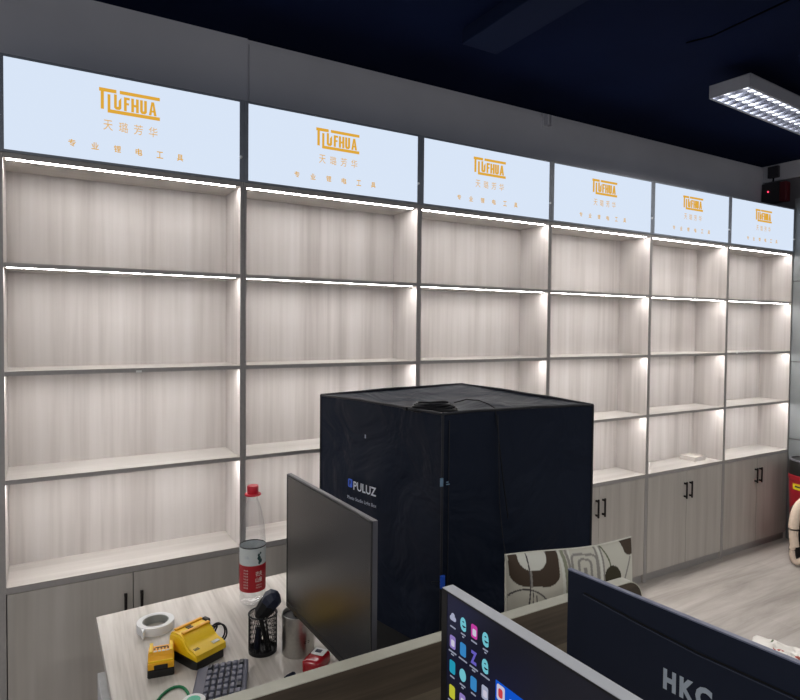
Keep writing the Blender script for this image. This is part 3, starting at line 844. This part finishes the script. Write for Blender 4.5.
# print on the label bends round the bottle; angle 0 faces the camera side
ab = math.atan2(-2.471+.636, .136-.688)-math.radians(-50)
def lab(rr):
    return lambda x, z: Vector((rr*math.cos(ab+x/rr), rr*math.sin(ab+x/rr), z))
lettering('label_print', [('农夫', .0085, .031, .094, .1095, .02), ('山泉', .0085, .031, .075, .0905, .02)] +
          [('饮用天然水', .010, .030, .064-k*.008, .069-k*.008, 0) for k in range(2)], M['label_print'], t, 0, lab(RL+.0006))
lettering('label_print', [('净含量', -.030, -.014, .110-k*.009, .1155-k*.009, 0) for k in range(7)], M['label_print'], t, 0, lab(RL+.0006))
m = MB()
for k, (x, z, r) in enumerate(((.020, .150, .006), (.024, .141, .0065), (.019, .160, .004), (.025, .165, .003), (.021, .135, .004))):
    pts = [lab(RL+.0006)(x+r*math.cos(a*PI/4), z+r*1.2*math.sin(a*PI/4)) for a in range(8)]
    m.bm.faces.new([m.bm.verts.new(p) for p in pts])
m.build('label_print', M['leaf'], t)
lettering('label_print', [('1.5L', -.024, -.010, .150, .1575, 0)], M['grey_print'], t, 0, lab(RL+.0006))

# roll of white tape
t = thing('tape_roll', 'roll of white tape with grey core lying on the desk corner', 'tape roll', (.400, -.668, DZ), math.radians(25))
t.scale = (.95, .95, 1)
MB().lathe([(.037, 0), (.052, 0), (.0525, .002), (.0525, .021), (.052, .023), (.037, .023), (.037, 0)], 48).build('tape', M['tape'], t, True)
MB().lathe([(.0345, .0005), (.0369, .0005), (.0369, .0225), (.0345, .0225), (.0345, .0005)], 48).build('core', M['tape_core'], t, True)
MB().prism([(-.0525, -.005), (-.050, -.022), (-.062, -.034), (-.0632, -.033)], .001, .022, 'z').build('tape_end', M['tape'], t)

# yellow charger
t = thing('battery_charger', 'yellow and black power tool battery charger with coiled cord', 'charger', (.4720, -.872, DZ), math.radians(24))
t.scale = (.74, 1.08, .92)
def scaled_prism(m, poly, x0, x1, taper, mi=0):
    pass
base = [(-.066, -.040), (-.058, -.054), (.050, -.054), (.064, -.042), (.066, .030), (.052, .054), (-.050, .054), (-.066, .040)]
MB().prism([(x*1.0, y*1.0) for x, y in base], 0, .024, 'z', bevel=.003).build('base', M['black_plastic'], t, True, 30)
m = MB()
prof = [(-.0545, .0243), (.0545, .0243), (.0545, .060), (.049, .0715), (.034, .0745), (.014, .0745), (.000, .070), (-.014, .056), (-.026, .0485), (-.042, .0465), (-.0545, .040)]
m.prism(prof, -.0665, .0665, 'x')
bmesh.ops.bevel(m.bm, geom=[e for e in m.bm.edges if len(set(round(v.co.x, 4) for v in e.verts)) == 1], offset=.006, segments=3, affect='EDGES')
for v in m.bm.verts:
    k = 1-.06*max(0, (v.co.z-.024)/.05); v.co.x *= k; v.co.y *= k
m.build('housing', M['yellow'], t, True, 35)
MB().box((-.050, .006, .0735), (.060, .016, .0790), .002).box((-.050, .036, .0735), (.060, .045, .0790), .002).build('guide_rail', M['yellow2'], t)
m = MB(); m.box((-.016, .020, .0738), (.004, .024, .0768), .0005).box((-.016, .028, .0738), (.004, .032, .0768), .0005); m.build('contacts', M['black_plastic'], t)
m = MB()
for k in range(4): m.box((-.050+k*.005, -.040, .0452), (-.0475+k*.005, -.028, .0478))
m.build('vent', M['black_plastic'], t)
box('label', (.018, -.044, .0455), (.046, -.032, .0474), M['silver_label'], t)
MB().box((.0580, .016, .046), (.074, .038, .0800), .004).build('cord_grip', M['black_plastic'], t)
pts = [(.07, .03, .055)]
for k in range(44):
    a = k/44*2*PI*2.3; pts.append((.098+.020*math.cos(a+2.6), -.004+.012*math.sin(a)+.0004*k, .034+.030*math.sin(a+2.2)))
pts += [(.105, .018, .004), (.09, .035, .003)]
MB().tube(pts, .0026, 8).build('cord', M['cable'], t, True)

# yellow battery
t = thing('tool_battery', 'yellow power tool battery with black base beside the charger', 'battery', (.3810, -.888, DZ), math.radians(-10))
t.scale = (.93, .68, .88)
MB().box((-.033, -.058, 0), (.033, .055, .022), .004).build('base', M['black_plastic'], t)
m = MB(); m.prism([(-.0565, .0222), (.0535, .0222), (.0535, .046), (.047, .050), (.020, .050), (.014, .056), (-.016, .056), (-.020, .047), (-.0565, .040)], -.0325, .0325, 'x', bevel=.003)
m.build('housing', M['yellow2'], t, True, 35)
MB().box((-.031, -.052, .0385), (.031, -.046, .0455), .002).box((-.030, -.020, .0555), (-.021, .048, .0605), .002).box((.021, -.020, .0555), (.030, .048, .0605), .002).build('guide_rail', M['yellow'], t)
MB().box((-.015, .030, .0493), (.017, .034, .0512)).build('slot', M['black_plastic'], t)
m = MB()
for k in range(5): m.box((-.019+k*.0085, .002, .0555), (-.0145+k*.0085, .0125, .0572), .0003)
m.build('contacts', plain('brown contact slots', lin(120, 70, 16), .5), t)
m = MB()
for k in range(4): m.box((-.019+k*.0105, -.0135, .0555), (-.0110+k*.0105, -.0050, .0569), .0003)
m.build('label', M['silver_label'], t)
MB().box((-.017, -.0615, .024), (.017, -.055, .036), .002).build('release_button', M['black_plastic'], t)

# keyboard
t = thing('keyboard', 'slate grey computer keyboard running under the partition edge', 'keyboard', (.513, -.973, DZ), math.radians(-109))
Lk, Wk = .40, .122   # local x along the board, local y across (positive = away from the user)
m = MB(); m.prism([(-Wk/2, 0), (Wk/2, 0), (Wk/2, .024), (Wk/2-.006, .026), (-Wk/2+.026, .018), (-Wk/2+.004, .012), (-Wk/2, .008)], 0, Lk, 'x', bevel=.0015)
m.build('case', M['kb_body'], t, True, 30)
def top_z(y): return .018+(y-(-Wk/2+.026))/(Wk-.032)*.008
m = MB(); m.prism([(-Wk/2+.026, .0172), (Wk/2-.007, .0252), (Wk/2-.007, .0258), (-Wk/2+.026, .0183)], .008, Lk-.008, 'x'); m.build('key_well', M['kb_well'], t)
kb = bmesh.new(); bmesh.ops.create_cube(kb, size=1)
for v in kb.verts:
    k = 1 if v.co.z < 0 else .80
    v.co = Vector((v.co.x*.0150*k, v.co.y*.0118*k, (v.co.z+.5)*.0065))
bmesh.ops.bevel(kb, geom=kb.edges[:], offset=.0008, segments=1, affect='EDGES')
kme = bpy.data.meshes.new('key'); kb.to_mesh(kme); kb.free(); kme.materials.append(M['key'])
kme2 = kme.copy(); kme2.materials.clear(); kme2.materials.append(M['key_black'])
for i in range(16):
    for j in range(6):
        x = .018+i*.0239; y = -Wk/2+.033+j*.0147
        o = bpy.data.objects.new('key', kme2 if (i, j) in ((0, 5), (4, 5), (0, 0)) else kme); COL.objects.link(o); o.parent = t
        o.location = (x, y, top_z(y)+.0003); o.scale = (1.35, 1, 1)
        o.rotation_euler = (math.atan2(.008, Wk-.032), 0, 0)

# green lanyard and round badge
t = thing('lanyard', 'green woven lanyard loop lying beside the keyboard', 'lanyard', (.385, -1.01, DZ))
pts = [(.330, -1.085), (.340, -1.045), (.3518, -1.0253), (.3630, -1.0090), (.3739, -.9985), (.385, -.9918), (.3957, -.9898), (.405, -.9930), (.4117, -1.0011), (.4155, -1.013), (.4176, -1.029), (.417, -1.045)]
MB().tube([(x-.385, y+1.01, .0033) for x, y in pts], .0033, 8).build('strap', M['green'], t, True)
t = thing('round_badge', 'round white badge with mint print on the near edge of the keyboard', 'badge', (.4150, -1.103, DZ+.0215), 0)
MB().lathe([(0, 0), (.025, 0), (.026, .002), (.026, .005), (.024, .007), (0, .007)], 32).build('disc', M['white_plastic'], t, True)
MB().lathe([(0, .0071), (.015, .0071), (.015, .0077), (0, .0077)], 24).build('print', M['teal'], t)

# wire mesh pen cup
t = thing('pen_cup', 'black wire mesh pen cup holding a brush, beside the steel cup', 'pen cup', (.6275, -.929, DZ))
t.scale = (1, 1, .96)
bm = bmesh.new(); NN, NH = 44, 30; Rp, Hp = .0365, .105; wr_ = .0006
m = MB()
for k in range(NN):
    a = 2*PI*k/NN
    for sgn in (1, -1):
        pts = [(Rp*math.cos(a+sgn*s*.55), Rp*math.sin(a+sgn*s*.55), .003+s*(Hp-.006)) for s in [i/8 for i in range(9)]]
        m.tube(pts, wr_, 4, caps=False)
bm.free(); m.build('mesh_wall', M['mesh_black'], t)
MB().lathe([(0, 0), (Rp+.0005, 0), (Rp+.0005, .010), (Rp-.001, .010), (Rp-.001, .002), (0, .002)], 40).build('base', M['mesh_black'], t, True)
MB().tube([((Rp)*math.cos(2*PI*k/40), Rp*math.sin(2*PI*k/40), Hp) for k in range(40)], .0022, 8, closed=True).build('rim', M['mesh_black'], t, True)
# brush standing in it
rv = Vector((.863, -.505, 0))
t = thing('cleaning_brush', 'dark cleaning brush with navy head leaning in the mesh pen cup', 'brush', (.6275, -.929, DZ))
P_ = lambda r, z, f=0: tuple(rv*r+Vector((.505, .863, 0))*f+Vector((0, 0, z)))
MB().tube([P_(.012, .004), P_(.004, .05), P_(-.008, .095)], [.006, .005, .007], 10).build('handle', M['black_plastic'], t, True)
MB().tube([P_(-.012, .088), P_(-.004, .100), P_(.010, .118), P_(.016, .128)], [.010, .020, .0245, .024], 9).build('bristles', M['brush'], t)
MB().tube([P_(.012, .122), P_(.024, .137), P_(.034, .146), P_(.040, .150)], [.0235, .0265, .0225, .012], 7).build('head', M['navy_cloth'], t)
t = thing('marker_pen', 'short dark marker inside the mesh pen cup', 'pen', (.6275, -.929, DZ))
MB().tube([P_(-.016, .0035, .004), P_(-.012, .058, .006)], .0085, 12).build('barrel', M['navy_cloth'], t, True)
MB().tube([P_(-.012, .058, .006), P_(-.0115, .063, .006)], .007, 12).build('cap', M['black_plastic'], t, True)
t = thing('ballpoint_pen', 'thin black pen leaning inside the mesh pen cup', 'pen', (.6275, -.929, DZ))
MB().tube([P_(.022, .0035, -.006), P_(.012, .092, -.020)], .0032, 10).build('barrel', M['black_plastic'], t, True)
MB().tube([P_(.012, .092, -.020), P_(.0115, .097, -.0207)], .0022, 10).build('button', M['steel'], t, True)

# steel cup
t = thing('steel_cup', 'brushed stainless steel cup partly hidden behind the dark monitor', 'cup', (.7080, -.977, DZ))
t.scale = (.965, .965, .95)
MB().lathe([(0, 0), (.042, 0), (.044, .002), (.044, .108), (.0445, .110), (.0425, .111), (.0415, .109), (.0410, .006), (0, .006)], 48).build('body', M['steel'], t, True, 30)
MB().lathe([(0, .0065), (.0405, .0065), (.0405, .101), (0, .101)], 40).build('contents', M['dark'], t, True)
MB().box((-.012, -.010, .101), (.014, .008, .106), .002).build('contents', M['brush'], t)
an = math.atan2(-2.471+.977, .136-.708)+.35
lettering('engraving', [('PULUZ'[:0] or '= =', .0, .018, .040, .046, 0)], M['dark'], t, 0, lambda x, z: Vector((.0443*math.cos(an+x/.0443), .0443*math.sin(an+x/.0443), z)))

# red tape measure
t = thing('tape_measure', 'glossy red tape measure with black and white badge by the monitor', 'tape measure', (.720, -1.078, DZ), math.radians(40))
t.scale = (1.02, 1.15, .85)
MB().box((-.040, -.022, 0), (.032, .022, .045), .012, seg=4).build('case', M['red_gloss'], t, True, 50)
MB().box((-.044, -.012, .002), (-.034, .012, .012), .002).build('mouth', M['black_plastic'], t)
MB().box((-.008, -.017, .0445), (.022, .013, .049), .003).build('badge', M['white_plastic'], t)
MB().box((.000, -.008, .0488), (.013, .006, .0502), .001).build('badge_centre', M['navy_cloth'], t)
t = thing('small_dark_item', 'tiny dark blue item lying on the desk left of the red tape measure', 'small item', (.6451, -1.0878, DZ), math.radians(20))  # unidentified small thing, shaped like a pen lid
MB().tube([(-.014, 0, .0062), (.014, 0, .0062)], .006, 12).build('barrel', M['navy_cloth'], t, True)
MB().box((-.012, -.0015, .0115), (.010, .0015, .0145), .0008).build('clip', M['navy_cloth'], t)

# ------------------------------------------------------------------ floor things at the right
t = thing('waste_bin', 'red plastic bin with black lid and yellow label at the end cupboard', 'bin', (4.896, -.243, 0))
t.scale = (.86, .86, .97)
MB().lathe([(0, 0), (.135, 0), (.145, .01), (.166, .54), (.172, .545), (.172, .575), (.166, .58), (.158, .575), (.150, .02), (0, .02)], 40).build('body', M['bin_red'], t, True, 30)
MB().lathe([(.150, .5805), (.172, .5805), (.172, .66), (.165, .68), (.10, .70), (0, .705)], 40).build('lid', M['black_plastic'], t, True, 30)
MB().lathe([(.160, .682), (.166, .686), (.160, .692), (.150, .692)], 40).build('lid_rim', M['mon_edge'], t, True)
def cyl_patch(r0, r1, z0, z1, a0, a1, mat, name, parent, n=8):
    m = MB(); A_ = []; B_ = []
    for k in range(n+1):
        a = a0+(a1-a0)*k/n
        A_.append(m.bm.verts.new((r0*math.cos(a), r0*math.sin(a), z0))); B_.append(m.bm.verts.new((r1*math.cos(a), r1*math.sin(a), z1)))
    for k in range(n): m.bm.faces.new((A_[k], A_[k+1], B_[k+1], B_[k]))
    return m.build(name, mat, parent, True)
ac = math.atan2(-2.471+.243, .136-4.896)
cyl_patch(.1650, .1666, .475, .520, ac-.95, ac-.25, M['label_yellow'], 'label', t)
cyl_patch(.1668, .1672, .492, .504, ac-.80, ac-.40, M['alarm_dark'], 'label', t)
cyl_patch(.1600, .1650, .33, .46, ac-.10, ac+.15, M['label_yellow'], 'label', t)

t = thing('backpack', 'black bag with cream padded strap on the floor against the red bin', 'bag', (4.655, -.325, 0), 0)
t.scale = (.92, .92, .98)
bm = bmesh.new(); bmesh.ops.create_uvsphere(bm, u_segments=32, v_segments=20, radius=1)
for v in bm.verts:
    z = v.co.z; f = (1-abs(z)**5)**.2 if abs(z) < 1 else 0
    d = Vector((v.co.x, v.co.y)); l = max(d.length, 1e-6)
    k = min(1, l*1.6)*.9; d = d/l*k if l > 1e-4 else d
    x, y, zz = d.x*.125, d.y*.115, (z*.5+.5)*.42
    n_ = noise.noise(Vector((x*9, y*9, zz*7)))*.012
    v.co = Vector((x*(1+n_*4), y*(1+n_*4), zz))
me = bpy.data.meshes.new('body'); bm.to_mesh(me); bm.free(); link('body', me, M['black_plastic'], t, True)
sd = Vector((-.863, .505, 0))   # towards the picture's left
fd = Vector((-.905, -.425, 0))    # towards the camera
def SP(s, f, z): return tuple(sd*s+fd*f+Vector((0, 0, z)))
MB().tube(cr([SP(-.05, .07, .475), SP(.0, .085, .468), SP(.045, .088, .43), SP(.080, .09, .36), SP(.092, .09, .28), SP(.090, .09, .20), SP(.080, .095, .14)]), [.030]*12+[.034]*14+[.030]*11, 14).build('strap', M['cream'], t, True)
MB().tube(cr([SP(.085, .09, .19), SP(.098, .09, .12), SP(.092, .09, .06), SP(.066, .10, .030), SP(.03, .10, .045)]), .019, 12).build('strap', M['cream'], t, True)

# crumpled plastic bag on the floor
def crumple():
    t = None
    bm = bmesh.new(); lay = bm.loops.layers.float_color.new('dye'); N = 46
    g = [[None]*(N+1) for _ in range(N+1)]
    for i in range(N+1):
        for j in range(N+1):
            u, v = i/N*2-1, j/N*2-1
            x, y = u*.20, v*.24
            e = max(0, 1-max(abs(u), abs(v))**3)
            q = Vector((x*9, y*9, 1.3))
            h = abs(noise.noise(q))*.07+abs(noise.noise(q*2.7))*.04
            g[i][j] = bm.verts.new((x+noise.noise(q*1.7)*.03, y+noise.noise(q*1.9+Vector((5, 5, 5)))*.03, .001+h*e))
    for i in range(N):
        for j in range(N):
            f = bm.faces.new((g[i][j], g[i+1][j], g[i+1][j+1], g[i][j+1]))
            u, v = i/N*2-1, j/N*2-1
            n1 = noise.noise(Vector((u*3+9, v*5, 4)))
            c = lin(226, 222, 216)
            if n1 > .22 and abs(u+.15) < .5: c = lin(176, 88, 78)
            elif n1 < -.42: c = lin(96, 110, 84)
            for l in f.loops: l[lay] = c
    me = bpy.data.meshes.new('plastic_bag'); bm.to_mesh(me); bm.free()
    o = link('plastic_bag', me, vcol('printed thin plastic', .4), None, True); me.set_sharp_from_angle(angle=math.radians(25))
    s = o.modifiers.new('thick', 'SOLIDIFY'); s.thickness = .0008
    o.location = (3.235, -1.02, .001); o.rotation_euler = (0, 0, .35)
    tag(o, 'crumpled white plastic bag with red print lying on the floor', 'plastic bag')
    b2 = thing('paper_scrap', 'small white paper scrap on the floor beyond the navy monitor back', 'paper', (3.01, -.645, 0), .3)
    b2.scale = (.7, .7, 1)
    m = MB(); m.prism([(-.06, -.08), (.05, -.06), (.06, .06), (-.03, .05)], .0005, .0015, 'z'); m.prism([(-.06, .0015), (.0, .0015), (-.02, .02)], -.05, .03, 'y'); m.build('sheet', M['tray'], b2)
crumple()

# ------------------------------------------------------------------ light
def area(name, loc, sx, sy, power, col=(1, .97, .93), rot=(0, 0, 0)):
    l = bpy.data.lights.new(name, 'AREA'); l.shape = 'RECTANGLE'; l.size = sx; l.size_y = sy; l.energy = power; l.color = col
    l.spread = math.radians(170)
    o = bpy.data.objects.new(name, l); COL.objects.link(o); o.location = loc; o.rotation_euler = rot
    return o
LP = 16
for x, y in ((-1.2, -1.3), (1.0, -3.3), (3.4, -2.9), (-1.6, -4.2), (3.6, -4.9), (1.0, -5.2)):
    area('ceiling_lamp_light', (x, y, 2.74), 1.2, .25, LP)
area('ceiling_lamp_light', (3.58, -.69, 2.735), 1.1, .17, LP*.6)
w = bpy.data.worlds.new('World'); SC.world = w; w.use_nodes = True
w.node_tree.nodes['Background'].inputs[0].default_value = (.70, .75, .85, 1)
w.node_tree.nodes['Background'].inputs[1].default_value = .48

# ------------------------------------------------------------------ camera
cam = bpy.data.cameras.new('camera'); co = bpy.data.objects.new('camera', cam); COL.objects.link(co); SC.camera = co
yaw, pitch, roll = .5301, -.0273, .0095
f = Vector((math.sin(yaw)*math.cos(pitch), math.cos(yaw)*math.cos(pitch), math.sin(pitch)))
r = Vector((math.cos(yaw), -math.sin(yaw), 0)); u = r.cross(f)
r2 = r*math.cos(roll)+u*math.sin(roll); u2 = -r*math.sin(roll)+u*math.cos(roll)
co.matrix_world = Matrix(((r2.x, u2.x, -f.x, 0.1361), (r2.y, u2.y, -f.y, -2.4710), (r2.z, u2.z, -f.z, 1.6163), (0, 0, 0, 1)))
cam.sensor_fit = 'HORIZONTAL'; cam.sensor_width = 36; cam.lens = 604.92/800*36; cam.shift_y = (340.92-350)/800
cam.clip_start = .02

vs = SC.view_settings
vs.view_transform = 'Standard'; vs.look = 'None'; vs.exposure = 0; vs.gamma = 1; vs.use_curve_mapping = False
SC.cycles.use_denoising = True
SC.cycles.sample_clamp_indirect = 6
SC.cycles.max_bounces = 8
SC.cycles.transparent_max_bounces = 16
